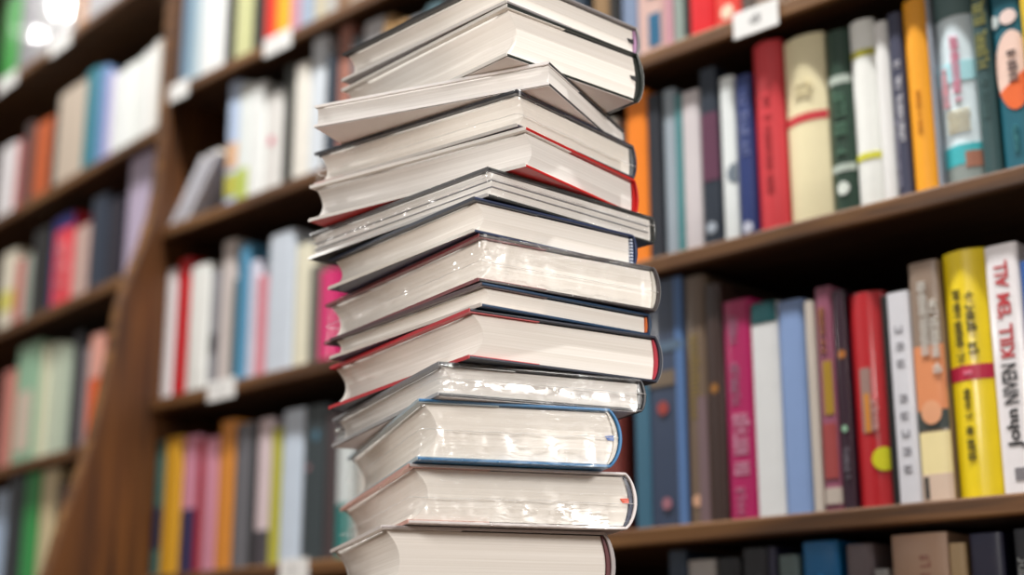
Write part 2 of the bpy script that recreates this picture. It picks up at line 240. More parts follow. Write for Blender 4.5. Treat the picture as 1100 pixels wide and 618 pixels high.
def wood_mat(name, c0, c1, c2, rough=.42, axis=0):
    m, nt, b = newmat(name)
    tc = nt.nodes.new('ShaderNodeTexCoord'); mp = nt.nodes.new('ShaderNodeMapping')
    sc = [38, 38, 38]; sc[axis] = 2.5
    mp.inputs['Scale'].default_value = sc
    n = nt.nodes.new('ShaderNodeTexNoise'); n.inputs['Scale'].default_value = 1.6; n.inputs['Detail'].default_value = 6
    n.inputs['Distortion'].default_value = .6
    r = nt.nodes.new('ShaderNodeValToRGB')
    e = r.color_ramp.elements
    e[0].position = .3; e[0].color = lin(c0); e[1].position = .75; e[1].color = lin(c2)
    k = e.new(.5); k.color = lin(c1)
    nt.links.new(tc.outputs['Object'], mp.inputs['Vector']); nt.links.new(mp.outputs['Vector'], n.inputs['Vector'])
    nt.links.new(n.outputs['Fac'], r.inputs['Fac']); nt.links.new(r.outputs['Color'], b.inputs['Base Color'])
    bp = nt.nodes.new('ShaderNodeBump'); bp.inputs['Strength'].default_value = .2; bp.inputs['Distance'].default_value = .001
    nt.links.new(n.outputs['Fac'], bp.inputs['Height']); nt.links.new(bp.outputs['Normal'], b.inputs['Normal'])
    b.inputs['Roughness'].default_value = rough
    return m
def film_mat():
    m, nt, b = newmat('clear_film')
    nt.nodes.remove(b); out = nt.nodes['Material Output']
    tc = nt.nodes.new('ShaderNodeTexCoord'); mp = nt.nodes.new('ShaderNodeMapping')
    mp.inputs['Scale'].default_value = (1, 1, 4.5); mp.inputs['Rotation'].default_value = (.12, .18, .2)
    n = nt.nodes.new('ShaderNodeTexNoise'); n.inputs['Scale'].default_value = 34; n.inputs['Detail'].default_value = 4; n.inputs['Distortion'].default_value = 1.8
    nt.links.new(tc.outputs['Object'], mp.inputs['Vector']); nt.links.new(mp.outputs['Vector'], n.inputs['Vector'])
    # thin folds in the film: narrow ridges where the noise crosses its middle
    sb = nt.nodes.new('ShaderNodeMath'); sb.operation = 'SUBTRACT'; sb.inputs[1].default_value = .5
    nt.links.new(n.outputs['Fac'], sb.inputs[0])
    ab = nt.nodes.new('ShaderNodeMath'); ab.operation = 'ABSOLUTE'; nt.links.new(sb.outputs[0], ab.inputs[0])
    mr = nt.nodes.new('ShaderNodeMapRange'); mr.interpolation_type = 'SMOOTHSTEP'
    mr.inputs['From Min'].default_value = 0; mr.inputs['From Max'].default_value = .045
    mr.inputs['To Min'].default_value = 1; mr.inputs['To Max'].default_value = 0
    nt.links.new(ab.outputs[0], mr.inputs['Value'])
    bp = nt.nodes.new('ShaderNodeBump'); bp.inputs['Strength'].default_value = .8; bp.inputs['Distance'].default_value = .0012
    nt.links.new(mr.outputs['Result'], bp.inputs['Height'])
    g = nt.nodes.new('ShaderNodeBsdfGlossy'); g.inputs['Roughness'].default_value = .11
    g.inputs['Color'].default_value = (.05, .05, .05, 1)
    g2 = nt.nodes.new('ShaderNodeBsdfGlossy'); g2.inputs['Roughness'].default_value = .32
    g2.inputs['Color'].default_value = (.05, .05, .05, 1); nt.links.new(bp.outputs['Normal'], g2.inputs['Normal'])
    ad2 = nt.nodes.new('ShaderNodeAddShader'); nt.links.new(g.outputs[0], ad2.inputs[0]); nt.links.new(g2.outputs[0], ad2.inputs[1])
    nt.links.new(bp.outputs['Normal'], g.inputs['Normal'])
    t = nt.nodes.new('ShaderNodeBsdfTransparent'); t.inputs['Color'].default_value = (.94, .94, .935, 1)
    ad = nt.nodes.new('ShaderNodeAddShader')
    nt.links.new(t.outputs[0], ad.inputs[0]); nt.links.new(ad2.outputs[0], ad.inputs[1])
    nt.links.new(ad.outputs[0], out.inputs['Surface'])
    return m
M_PAGES = pages_mat('page_edges', '#e0d9d0', '#f2ede7')
M_PAGES_GREY = pages_mat('page_edges_cool', '#d4cfca', '#eae6e2')
M_PAGES_SHELF = pages_mat('page_edges_shelf', '#cbbfae', '#e2d8c8')
M_WOOD = wood_mat('shade_darkened_wood', '#2c1a09', '#3e270f', '#503417', .6)  # darker than the edges: underside shade put into the shelf colour
M_WOOD_UP = wood_mat('polished_brown_wood', '#321802', '#522d08', '#6c4012', .5, 2)
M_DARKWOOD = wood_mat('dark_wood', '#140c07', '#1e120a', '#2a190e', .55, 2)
M_EDGE = wood_mat('worn_and_lit_edge', '#38200a', '#643f1a', '#885f30', .6)  # worn shelf edges; also the painted lamp light on the side panel front
M_FLOOR = wood_mat('floor_boards', '#6a4c32', '#8a6746', '#a4805a', .4)
M_WALL = paint('#5a4a3c', .8)
M_FILM = film_mat()
M_SEAM = paint('#f4f4f4', .25)
M_CARD = paint('#f2f2f0', .4)

# ------------------------------------------------------------------ mesh helpers
def obj(name, verts, faces, mat, parent=None, smooth=False, bevel=0):
    me = bpy.data.meshes.new(name); me.from_pydata(verts, [], faces)
    me.materials.append(mat); me.update()
    if smooth:
        for p in me.polygons: p.use_smooth = True
    o = bpy.data.objects.new(name, me); COL.objects.link(o)
    if parent: o.parent = parent
    if bevel:
        md = o.modifiers.new('bevel', 'BEVEL'); md.width = bevel; md.segments = 2; md.limit_method = 'ANGLE'; md.angle_limit = .7
    return o
def empty(name, mw, label, cat, group=None):
    o = bpy.data.objects.new(name, None); COL.objects.link(o)
    o.empty_display_size = .02; o.matrix_world = mw
    tag(o, label, cat, group)
    return o
def tag(o, label, cat, group=None):
    o['label'] = label; o['category'] = cat
    if group: o['group'] = group
class MB:
    def __init__(s): s.v = []; s.f = []
    def box(s, x0, x1, y0, y1, z0, z1):
        b = len(s.v)
        s.v += [(x, y, z) for z in (z0, z1) for y in (y0, y1) for x in (x0, x1)]
        s.f += [tuple(b+i for i in q) for q in ((0,2,3,1),(4,5,7,6),(0,1,5,4),(2,6,7,3),(0,4,6,2),(1,3,7,5))]
        return s
    def strip_prism(s, pa, pb, t0, t1, axis):
        """solid between two matching open paths pa / pb, extruded from t0 to t1"""
        def P(p, t): return (p[0], t, p[1]) if axis == 'y' else (p[0], p[1], t)
        b = len(s.v); n = len(pa)
        for t in (t0, t1):
            for p in pa: s.v.append(P(p, t))
            for p in pb: s.v.append(P(p, t))
        A0, B0, A1, B1 = b, b+n, b+2*n, b+3*n
        flip = (axis == 'y')
        def q(*f): s.f.append(tuple(reversed(f)) if flip else f)
        for i in range(n-1):
            q(A0+i, B0+i, B0+i+1, A0+i+1); q(A1+i, A1+i+1, B1+i+1, B1+i)
            q(A0+i, A0+i+1, A1+i+1, A1+i); q(B0+i, B1+i, B1+i+1, B0+i+1)
        q(A0, A1, B1, B0); q(A0+n-1, B0+n-1, B1+n-1, A1+n-1)
        return s
    def build(s, name, mat, parent=None, smooth=False, bevel=0):
        import bmesh
        o = obj(name, s.v, s.f, mat, parent, smooth, bevel)
        bm = bmesh.new(); bm.from_mesh(o.data); bmesh.ops.recalc_face_normals(bm, faces=bm.faces); bm.to_mesh(o.data); bm.free()
        return o
def frame(P, D, N, z=0):
    return Matrix(((D[0], N[0], 0, P[0]), (D[1], N[1], 0, P[1]), (0, 0, 1, z), (0, 0, 0, 1)))
F_MAIN = frame(P0, D, N_IN); F_LEFT = frame(PL, DL, NL)

# ------------------------------------------------------------------ setting
def struct(o, name):
    o.name = name; o['kind'] = 'structure'
fl = MB().box(-5, 4, -3, 5, -.1, 0).build('floor', M_FLOOR); struct(fl, 'floor')
w = MB().box(-1.255, 1.2, .262, .36, 0, 3.2).build('wall_back', M_WALL); w.matrix_world = F_MAIN; struct(w, 'wall_back')
w = MB().box(-1.6, -.03, .262, .36, 0, 3.2).build('wall_left', M_WALL); w.matrix_world = F_LEFT; struct(w, 'wall_left')

# ------------------------------------------------------------------ bookcases
DEP = .24; TH = .018
def bookcase(label, FR, u0, u1, zs, ups, top, foot=None, skew=0):
    r = empty('bookcase', FR, label, 'bookcase', 'wooden bookcases')
    for z in zs:
        q = MB().box(u0, u1, .006, DEP, EYE+z, EYE+z+TH)
        q.v = [(x-(skew*y if x == u1 else 0), y, zz) for x, y, zz in q.v]
        q.build('shelf', M_WOOD, r, bevel=.0015)
        MB().box(u0, u1, 0, .006, EYE+z, EYE+z+TH).build('shelf_edge', M_EDGE, r, bevel=.0025)
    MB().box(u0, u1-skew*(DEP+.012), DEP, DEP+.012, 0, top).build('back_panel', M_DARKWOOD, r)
    for a, b in ups:
        MB().box(a, b, -.004, DEP, 0, top).build('side_panel', M_WOOD_UP, r, bevel=.002)
    if foot:
        a, b, prof = foot
        # side panel whose front runs out towards the room in a curve near the floor
        pa = [(-e, z) for e, z in prof]; pb = [(DEP, z) for e, z in prof]
        m = MB(); m.strip_prism(pa, pb, a, b, 'y')
        m.v = [(y, x, z) for x, y, z in m.v]
        m.build('side_panel', M_WOOD_UP, r, bevel=.002)
        m = MB(); m.strip_prism([(-e-.0016, z) for e, z in prof], [(-e-.00005, z) for e, z in prof], a+.0008, b-.0008, 'y')
        m.v = [(y, x, z) for x, y, z in m.v]
        m.build('lit_front_edge', M_EDGE, r)  # added strip, lighter wood paints lamp light on the panel's front
    return r
DIV = -.55
bookcase('brown wooden bookcase bay on the right behind the stack', F_MAIN, DIV+.001, .40, (-.130, .134, .4065, .634, .862, 1.10), ((DIV-.020, DIV), (.40, .42)), 2.4)
prof = [(.175, 0), (.168, 1.06), (.150, 1.11), (.135, 1.155), (.119, 1.22), (.105, 1.266), (.0886, 1.322), (.080, 1.363), (.069, 1.43), (.064, 1.47), (.058, 1.53), (.046, 1.574), (.026, 1.633), (.014, 1.68), (.006, 1.74), (.004, 1.80), (.004, 2.6)]
bookcase('brown wooden bookcase bay left of the stack, its side panel curving out below', F_MAIN, -1.241, DIV-.021, (-.130, .132, .3825, .642, .863, 1.10), (), 2.6, foot=(-1.263, -1.242, prof))
bookcase('far left wooden bookcase bay beyond the curved side panel', F_LEFT, -1.3, -.006, (-.14, .092, .343, .593, .812, 1.091, 1.33), ((-1.32, -1.301),), 2.6, skew=.083)

for k, (side, a, b, z) in enumerate(SHELF_LABELS):
    FR = F_LEFT if side == 'L' else F_MAIN
    a, b = sorted((a, b)); wd = b-a
    txt = ['white card label on the topmost right shelf edge', 'white card label on top middle shelf edge beside the wooden upright', 'white card label on top middle shelf edge below the yellow orange book',
           'white card label below the sky blue book on middle bay', 'white card label on the lowest middle shelf edge beside the stack',
           'white card label on far left top shelf edge, below the green book', 'white card label on far left top shelf edge, below the glossy silver books'][k]
    r = empty('shelf_label', FR @ Matrix.Translation((a, -.0018, EYE+z-.006)), txt, 'label', 'white shelf edge labels')
    m = MB().box(0, wd, 0, .0012, 0, .028); m.build('card', M_CARD, r, bevel=.0003)
    random.seed(100+k)
    m = MB()
    for i in range(5 if k == 0 else 3):
        x = wd*(.38+.05*i); h = random.uniform(.003, .009)
        m.box(x, x+wd*.025, -.0003, 0, .012-h*.3, .012+h)
    m.build('printed_mark', paint('#6a6a6c' if k == 0 else '#b0b0b0'), r)

# ------------------------------------------------------------------ books standing on the shelves
ROWS = {'R1': (F_MAIN, .652, 'on the topmost right shelf'), 'R2': (F_MAIN, .4245, 'on the upper right shelf'), 'R3': (F_MAIN, .152, 'on the lower right shelf'), 'R4': (F_MAIN, -.112, 'on the bottom right shelf'),
 'M1': (F_MAIN, .881, "on the middle bay's top shelf"), 'M2': (F_MAIN, .660, "on the middle bay's second shelf"), 'M3': (F_MAIN, .4005, "on the middle bay's third shelf"), 'M4': (F_MAIN, .150, "on the middle bay's lowest shelf"),
 'L1': (F_LEFT, 1.109, 'on the far left top shelf'), 'L2': (F_LEFT, .830, 'on the far left second shelf'), 'L3': (F_LEFT, .611, 'on the far left third shelf'), 'L4': (F_LEFT, .361, 'on the far left fourth shelf'), 'L5': (F_LEFT, .110, 'on the far left bottom shelf')}
GROUPS = {r: 'books ' + t for r, (f, z, t) in ROWS.items()}

def text_mesh(s, cond):
    cu = bpy.data.curves.new('lettering', 'FONT'); cu.body = s; cu.size = 1; cu.resolution_u = 3; cu.offset = .032
    o = bpy.data.objects.new('lettering', cu); COL.objects.link(o)
    dg = bpy.context.evaluated_depsgraph_get(); dg.update()
    me = bpy.data.meshes.new_from_object(o.evaluated_get(dg))
    vs = [tuple(v.co) for v in me.vertices]; fs = [tuple(p.vertices) for p in me.polygons]
    bpy.data.objects.remove(o); bpy.data.curves.remove(cu); bpy.data.meshes.remove(me)
    return vs, fs
def spine_fn(w, bulge, rounded):
    if rounded: return lambda s: bulge*(2*s-1)**2
    return lambda s: bulge*abs(2*s-1)**6
def shelf_book(mw, w, h, d, col, kind, label, group, deco=(), rounded=False, gloss=0):
    name = 'hardcover_book' if kind == 'h' else 'paperback_book'
    r = empty(name, mw, label, 'book', group)
    ct = min(.0022 if kind == 'h' else .0008, w*.2)
    bulge = min(.007, w*.2) if rounded else min(.0022, w*.15)
    sp = spine_fn(w, bulge, rounded)
    N = 12
    outer = [(0, d)] + [(s/N*w, sp(s/N)) for s in range(N+1)] + [(w, d)]
    inner = [(ct, d)] + [(ct+(w-2*ct)*s/N, sp(s/N)+ct) for s in range(N+1)] + [(w-ct, d)]
    m = MB().strip_prism(outer, inner, 0, h, 'z')
    coat = .9 if gloss else (.35 if kind == 'h' else .15)
    c = m.build('cover', paint(col, .3 if gloss else .42, coat), r, bevel=.0006)
    o = .003 if kind == 'h' else .0002
    MB().box(ct+.0002, w-ct-.0002, bulge+ct+.0006, d-o, o, h-o).build('page_block', M_PAGES_SHELF, r)
    lift = [0]
    def patch(nm, s0, s1, z0, z1, c):
        lift[0] += .00025; e = .0002+lift[0]
        K = 8
        fr = [((s0+(s1-s0)*i/K)*w, sp(s0+(s1-s0)*i/K)-e) for i in range(K+1)]
        bk = [((s0+(s1-s0)*i/K)*w, sp(s0+(s1-s0)*i/K)-.0001) for i in range(K+1)]
        MB().strip_prism(fr, bk, z0*h, z1*h, 'z').build(nm, paint(c), r)
    def poly(nm, pts, c, ox=0):
        # flat outline (s in metres, z in metres) laid on the spine
        lift[0] += .00025; e = .0002+lift[0]
        n = len(pts); v = []; f = []
        cs = sum(p[0] for p in pts)/n; cz = sum(p[1] for p in pts)/n
        rings = 5
        for k in range(rings+1):
            t = k/rings
            for (x, z) in pts:
                X = min(max(cs+(x-cs)*t, 0), w); Z = min(max(cz+(z-cz)*t, 0), h)
                v.append((X, sp(X/w)-e, Z))
        for k in range(rings):
            for i in range(n):
                j = (i+1) % n
                f.append((k*n+i, k*n+j, (k+1)*n+j, (k+1)*n+i))
        obj(nm, v, f, paint(c), r)
    for dd in deco:
        t = dd[0]
        if t == 'band': patch('spine_band', 0, 1, dd[1], dd[2], dd[3])
        elif t == 'panel': patch('spine_panel', dd[1], dd[2], dd[3], dd[4], dd[5])
        elif t in ('dot', 'halfdot'):
            R = dd[3]
            poly('emblem', [(dd[1]*w+R*math.cos(q*.2618), dd[2]*h+R*math.sin(q*.2618)) for q in range(24)], dd[4])
        elif t == 'oval':
            poly('spine_panel', [((dd[1]+dd[3]*math.cos(q*.2618))*w, (dd[2]+dd[4]*math.sin(q*.2618))*h) for q in range(24)], dd[5])
        elif t == 'ovalcut':
            pts = [((dd[1]+dd[3]*math.cos(q*.2618))*w, (dd[2]+dd[4]*math.sin(q*.2618))*h) for q in range(24)]
            lim = (dd[2]-dd[4]*.30)*h
            poly('spine_panel', [(x, min(z, lim+(x/w-.5)*.10*h)) for x, z in pts], dd[5])
        elif t in ('scrib', 'scribh', 'letters'):
            # worn, unreadable lettering: rows of small letter strokes running along the spine
            sc, z0, z1, fr, c = dd[1:6]
            rnd = random.Random(int(sc*1000)+int(z0*9000)+int(w*1e5))
            m = MB(); e = .0003+lift[0]+.0002
            def stroke(x0, x1, za, zb):
                x0, x1 = max(x0, .0003), min(x1, w-.0003)
                y0 = min(sp(x0/w), sp(x1/w), sp((x0+x1)/2/w))
                m.box(x0, x1, y0-e, y0+.0004, za, zb)
            L = (z1-z0)*h; gh = fr*w
            if t == 'scrib':
                z = z0*h
                while z < z1*h-.001:
                    lw = gh*rnd.uniform(.45, .7); lw = min(max(lw, .002), .006)
                    if rnd.random() < .13: z += lw; continue
                    a0 = sc*w-gh/2; a1 = sc*w+gh/2
                    stroke(a0, a1, z, z+lw*.26)
                    if rnd.random() < .6: stroke(a0, a1, z+lw*.55, z+lw*.8)
                    k = rnd.choice((0, 1, 2)); xx = (a0, (a0+a1)/2-.0004, a1-.0009)[k]
                    stroke(xx, xx+max(gh*.18, .0007), z, z+lw*.8)
                    z += lw*1.12
            elif t == 'scribh':
                z = z1*h
                while z > z0*h:
                    x = (sc-fr/2)*w
                    while x < (sc+fr/2)*w:
                        l = rnd.uniform(.001, .003); stroke(x, x+l, z-.0012, z); x += l+.0007
                    z -= .0045
            else:
                n = 9
                for i in range(n):
                    if i in (5,): continue
                    zc = (z0+(z1-z0)*i/(n-1))*h; a = gh/2
                    k = i % 3; x = sc*w
                    stroke(x-a, x+a, zc-a*.8, zc-a*.5)
                    if k != 1: stroke(x-a, x-a+.0011, zc-a*.8, zc+a*.8)
                    if k != 2: stroke(x-a, x+a, zc+a*.5, zc+a*.8)
                    if k != 0: stroke(x+a-.0011, x+a, zc-a*.8, zc+a*.8)
            if m.v: m.build('spine_lettering', paint(c), r)
        elif t == 'text':
            _, s, sc, z0, z1, fr, c = dd
            vs, fs = text_mesh(s, 1)
            xs = [v[0] for v in vs]; ys = [v[1] for v in vs]
            x0, x1, y0, y1 = min(xs), max(xs), min(ys), max(ys)
            e = .0005+lift[0]
            V = []
            for x, y, z in vs:   # letters run up the spine, tops towards the left
                Z = (z0+(z1-z0)*(x-x0)/(x1-x0))*h
                X = (sc+fr/2-fr*(y-y0)/(y1-y0))*w
                V.append((X, sp(X/w)-e, Z))
            obj('spine_lettering', V, fs, paint(c), r)
    return r
CAP = {'R1': .206, 'R2': .206, 'R3': .2505, 'R4': .243, 'M2': .200, 'M3': .238, 'M4': .229, 'L2': .258, 'L3': .198, 'L4': .229, 'L5': .230}
ENDU = {}; STARTU = {}
for row, u, w, h, col, kind, desc, opt in BOOKS:
    FR, z, where = ROWS[row]
    dset = .0135 + random.uniform(-.002, .002)
    h = min(h, CAP.get(row, 9))
    end = u+w; u = max(u, ENDU.get(row, -1.2412 if FR is F_MAIN else -9)+.0006)
    if FR is F_LEFT: end = min(end, -.024)
    w = max(end-u, .004)
    ENDU[row] = max(ENDU.get(row, -9), u+w)
    shelf_book(FR @ Matrix.Translation((u, dset, EYE+z+.0004)), w, h, random.uniform(.125, .16), col, kind, desc + ' ' + where, GROUPS[row],
               opt.get('deco', ()), bool(opt.get('round')), opt.get('gloss', 0))
# three thin books leaning in the half-empty corner of the middle bay
for k, (u, col, hh, ds) in enumerate(((-1.231, '#dcdce4', .115, 'lowest thin white book leaning in the dark corner'), (-1.2135, '#b0b2bc', .118, 'middle grey thin book leaning in the dark corner'), (-1.196, '#d0d0d8', .118, 'topmost pale thin book leaning in the dark corner'))):
    mw = F_MAIN @ Matrix.Translation((u, .012, EYE+.6605)) @ Matrix.Rotation(math.radians(40), 4, 'Y') @ Matrix.Translation((-.013, 0, 0))
    shelf_book(mw, .013, hh, .13, col, 'p', ds + " on the middle bay's second shelf", GROUPS['M2'])
# the part of the shelves that the stack hides in the photograph
pal = ['#8a8f94', '#3c4a5a', '#c8c2b6', '#7a3a34', '#d8d4cc', '#2c2c30', '#5c7a84', '#b08a58']
rnd = random.Random(5)
for row, a, b in (('R2', -.535, -.345), ('R3', -.535, -.355), ('R1', -.535, -.40), ('M2', -.775, -.58), ('M3', -.80, -.58), ('M4', -.785, -.58)):
    FR, z, where = ROWS[row]; u = max(a, ENDU[row]+.001) if row[0] == 'M' else a
    while u < b-.025:
        w = rnd.uniform(.016, .034)
        shelf_book(FR @ Matrix.Translation((u, .01, EYE+z+.0004)), w, rnd.uniform(.16, .185), .13, rnd.choice(pal), 'p',
                   'book standing behind the tall stack, hidden by it', 'books hidden behind the stack')
        u += w+.0008

# ------------------------------------------------------------------ the stack
def rect_ring(W, L, r, per):
    """rounded rectangle walked counter-clockwise: (x, y, nx, ny, side)"""
    pts = []
    def edge(x0, y0, x1, y1, n, nx, ny, sd):
        for i in range(n): pts.append((x0+(x1-x0)*i/n, y0+(y1-y0)*i/n, nx, ny, sd))
    def corner(cx, cy, a0):
        for i in range(4):
            a = math.radians(a0+90*i/4); pts.append((cx+r*math.cos(a), cy+r*math.sin(a), math.cos(a), math.sin(a), -1))
    edge(r, 0, W-r, 0, per, 0, -1, 0); corner(W-r, r, -90)
    edge(W, r, W, L-r, per, 1, 0, 1); corner(W-r, L-r, 0)
    edge(W-r, L, r, L, per, 0, 1, 2); corner(r, L-r, 90)
    edge(0, L-r, 0, r, per, -1, 0, 3); corner(r, r, 180)
    return pts
def stack_book(name, mw, W, L, T, p):
    r = empty('hardcover_book' if p.get('hard', 1) else 'paperback_book', mw, p['label'], 'book', 'books in the tall stack')
    ct = p.get('ct', .0019); sb = p.get('sb', T*.17); o = p.get('o', .0034); N = 16
    Wb = W-sb
    arc = [(Wb+sb*(1-(2*i/N-1)**2)**.8, T*i/N) for i in range(N+1)]
    ia = [(Wb-.0002+max(sb-.0020, .0006)*(1-(2*i/N-1)**2)**.8, ct+(T-2*ct)*i/N) for i in range(N+1)]
    outer = [(0, 0), (Wb*.5, 0)] + arc + [(Wb*.5, T), (0, T)]
    inner = [(0, ct), (Wb*.5, ct)] + ia + [(Wb*.5, T-ct), (0, T-ct)]
    MB().strip_prism(outer, inner, 0, L, 'y').build('cover', paint(p['cover'], .38, .3), r, bevel=.0005)
    if p.get('jacket'):
        MB().strip_prism([(x+.0006, z) for x, z in arc], [(x+.00005, z) for x, z in arc], .0004, L-.0004, 'y').build('jacket_spine', paint(p['jacket'], .35, .3), r)
    # jacket flaps folded round the fore-edge of both boards
    for z0, z1, s in ((0, ct, 1), (T-ct, T, -1)):
        m = MB(); m.box(-.0006, -.00005, 0, L, z0, z1)
        zi = z1 if s == 1 else z0
        m.box(-.0006, .055, .0008, L-.0008, min(zi, zi+s*.0006), max(zi, zi+s*.0006))
        m.build('jacket_flap', paint(p.get('flap2', p['flap']) if s == 1 else p['flap'], .4, .2), r)
    if p.get('under'):
        MB().box(.0006, Wb-.004, .0008, L-.0008, -.0004, -.00005).build('jacket_back', paint(p['under'], .4, .2), r)
    # page block: hollow fore-edge, rounded back
    zb, zt = ct+.0008, T-ct-.0008
    K = 14; c = p.get('cc', min(.010, T*.26))
    le = [(o+c*(1-(2*i/K-1)**2), zb+(zt-zb)*i/K) for i in range(K+1)]
    rt = max(sb-.0040, 0)
    ri = [(Wb-.0016+rt*(1-(2*i/K-1)**2), zb+(zt-zb)*i/K) for i in range(K+1)]
    pb = MB().strip_prism(le, ri, o, L-o, 'y').build('page_block', p.get('pages', M_PAGES), r)
    for pg in pb.data.polygons:      # smooth the hollow fore-edge only
        pg.use_smooth = abs(pg.normal.y) < .5 and abs(pg.normal.z) < .9
    # lining strip and headband between pages and spine
    li = [(x+.0003, z) for x, z in ri]
    lo = [(max(a[0]-.0003, b[0]+.0006), b[1]) for a, b in zip([(Wb-.0002+max(sb-.0020, .0006)*(1-(2*i/K-1)**2)**.8, 0) for i in range(K+1)], li)]
    MB().strip_prism(li, lo, o*.55, L-o, 'y').build('spine_lining', paint(p.get('lining', '#2a2a2c')), r)
    if p.get('headband'):
        zc = zb; m = MB()
        n = int((zt-zb)/.0022)
        for i in range(n):
            t = (i+.5)/n; x = Wb-.0016+rt*(1-(2*t-1)**2)
            zz = zb+(zt-zb)*t
            m.box(x-.0006, x+.0016, o*.3, o+.001, zz-.0006, zz+.0006)
        m.build('headband', paint(p['headband']), r)
    if p.get('ribbon'):
        x = Wb-.0016+rt
        v = [(x-.006, o-.0006, T*.5+.0016), (x+.001, o-.0012, T*.5+.0022), (x+.0015, o-.0012, T*.5-.0018), (x-.004, o-.0006, T*.5-.0012)]
        v += [(a, b+.0005, c2) for a, b, c2 in v]
        obj('ribbon_marker', v, [(0,1,2,3), (7,6,5,4), (0,4,5,1), (1,5,6,2), (2,6,7,3), (3,7,4,0)], paint(p['ribbon'], .5), r)
    for t in p.get('dividers', ()):
        z = zb+(zt-zb)*t; x = o+c*(1-(2*t-1)**2)
        MB().box(x-.0010, Wb-.004, o-.0010, L-o+.001, z-.0003, z+.0003).build('divider_sheet', paint('#8a8a8e', .5), r)
    if p.get('film'):
        per = 84; Kz = 18; seed = p['film']*7.3
        ring = rect_ring(Wb, L, .0035, per); n = len(ring); V = []; Fc = []
        for k in range(Kz+1):
            t = k/Kz; z = -.00015+(T+.0003)*t
            for i, (x, y, nx, ny, sd) in enumerate(ring):
                belly = math.sin(math.pi*t)
                base = .0009 - .0020*belly
                bul = sb*(max(0, 1-(2*t-1)**2))**.8
                bx = 0
                if nx > .01: base = .0009 + nx*0; bx = bul*max(0, nx)
                elif ny < -.3 and x > Wb*.93: base = .0009 - .0015*belly*(Wb-x)/(Wb*.07)
                wr = noise.noise(Vector((x*70+seed, y*70, z*38+x*40))) * .0007 + noise.noise(Vector((x*190, y*190+seed, z*90))) * .00018
                dc = min(abs(x)+abs(y), 1)
                if sd == 3: wr += .00055*noise.noise(Vector((seed, y*420, z*60))) + .0004*noise.noise(Vector((seed*2, y*160+z*200, z*260)))
                fc = math.hypot(x, y-L)
                wr += math.exp(-fc/.012) * .0055 * abs(noise.noise(Vector((x*150, y*150+seed, z*170))))
                wr += math.exp(-dc/.02) * .0016 * noise.noise(Vector((x*260+y*260, seed, z*240)))
                off = base + wr*belly**.6
                V.append((x+nx*off+bx, y+ny*off, z))
        for k in range(Kz):
            for i in range(n):
                j = (i+1) % n
                Fc.append((k*n+i, k*n+j, (k+1)*n+j, (k+1)*n+i))
        fo = obj('shrink_wrap', V, Fc, M_FILM, r, smooth=True)
        # heat-sealed seam running round the wrapped book
        kz = int(Kz*p.get('seam', .5)); sv = []; sf = []
        for i in range(n):
            a = Vector(V[kz*n+i]); nx, ny = ring[i][2], ring[i][3]
            zz = noise.noise(Vector((i*.11, seed, 0)))*.0009
            for du, dz in ((.0001, -.0002), (.0005, 0), (.0001, .0002)):
                sv.append((a.x+nx*du, a.y+ny*du, a.z+dz+zz))
        for i in range(n):
            j = (i+1) % n
            for q in range(3): 
                q2 = (q+1) % 3
                sf.append((i*3+q, j*3+q, j*3+q2, i*3+q2))
        obj('film_seam', sv, sf, M_SEAM, fo, smooth=True)
    return r
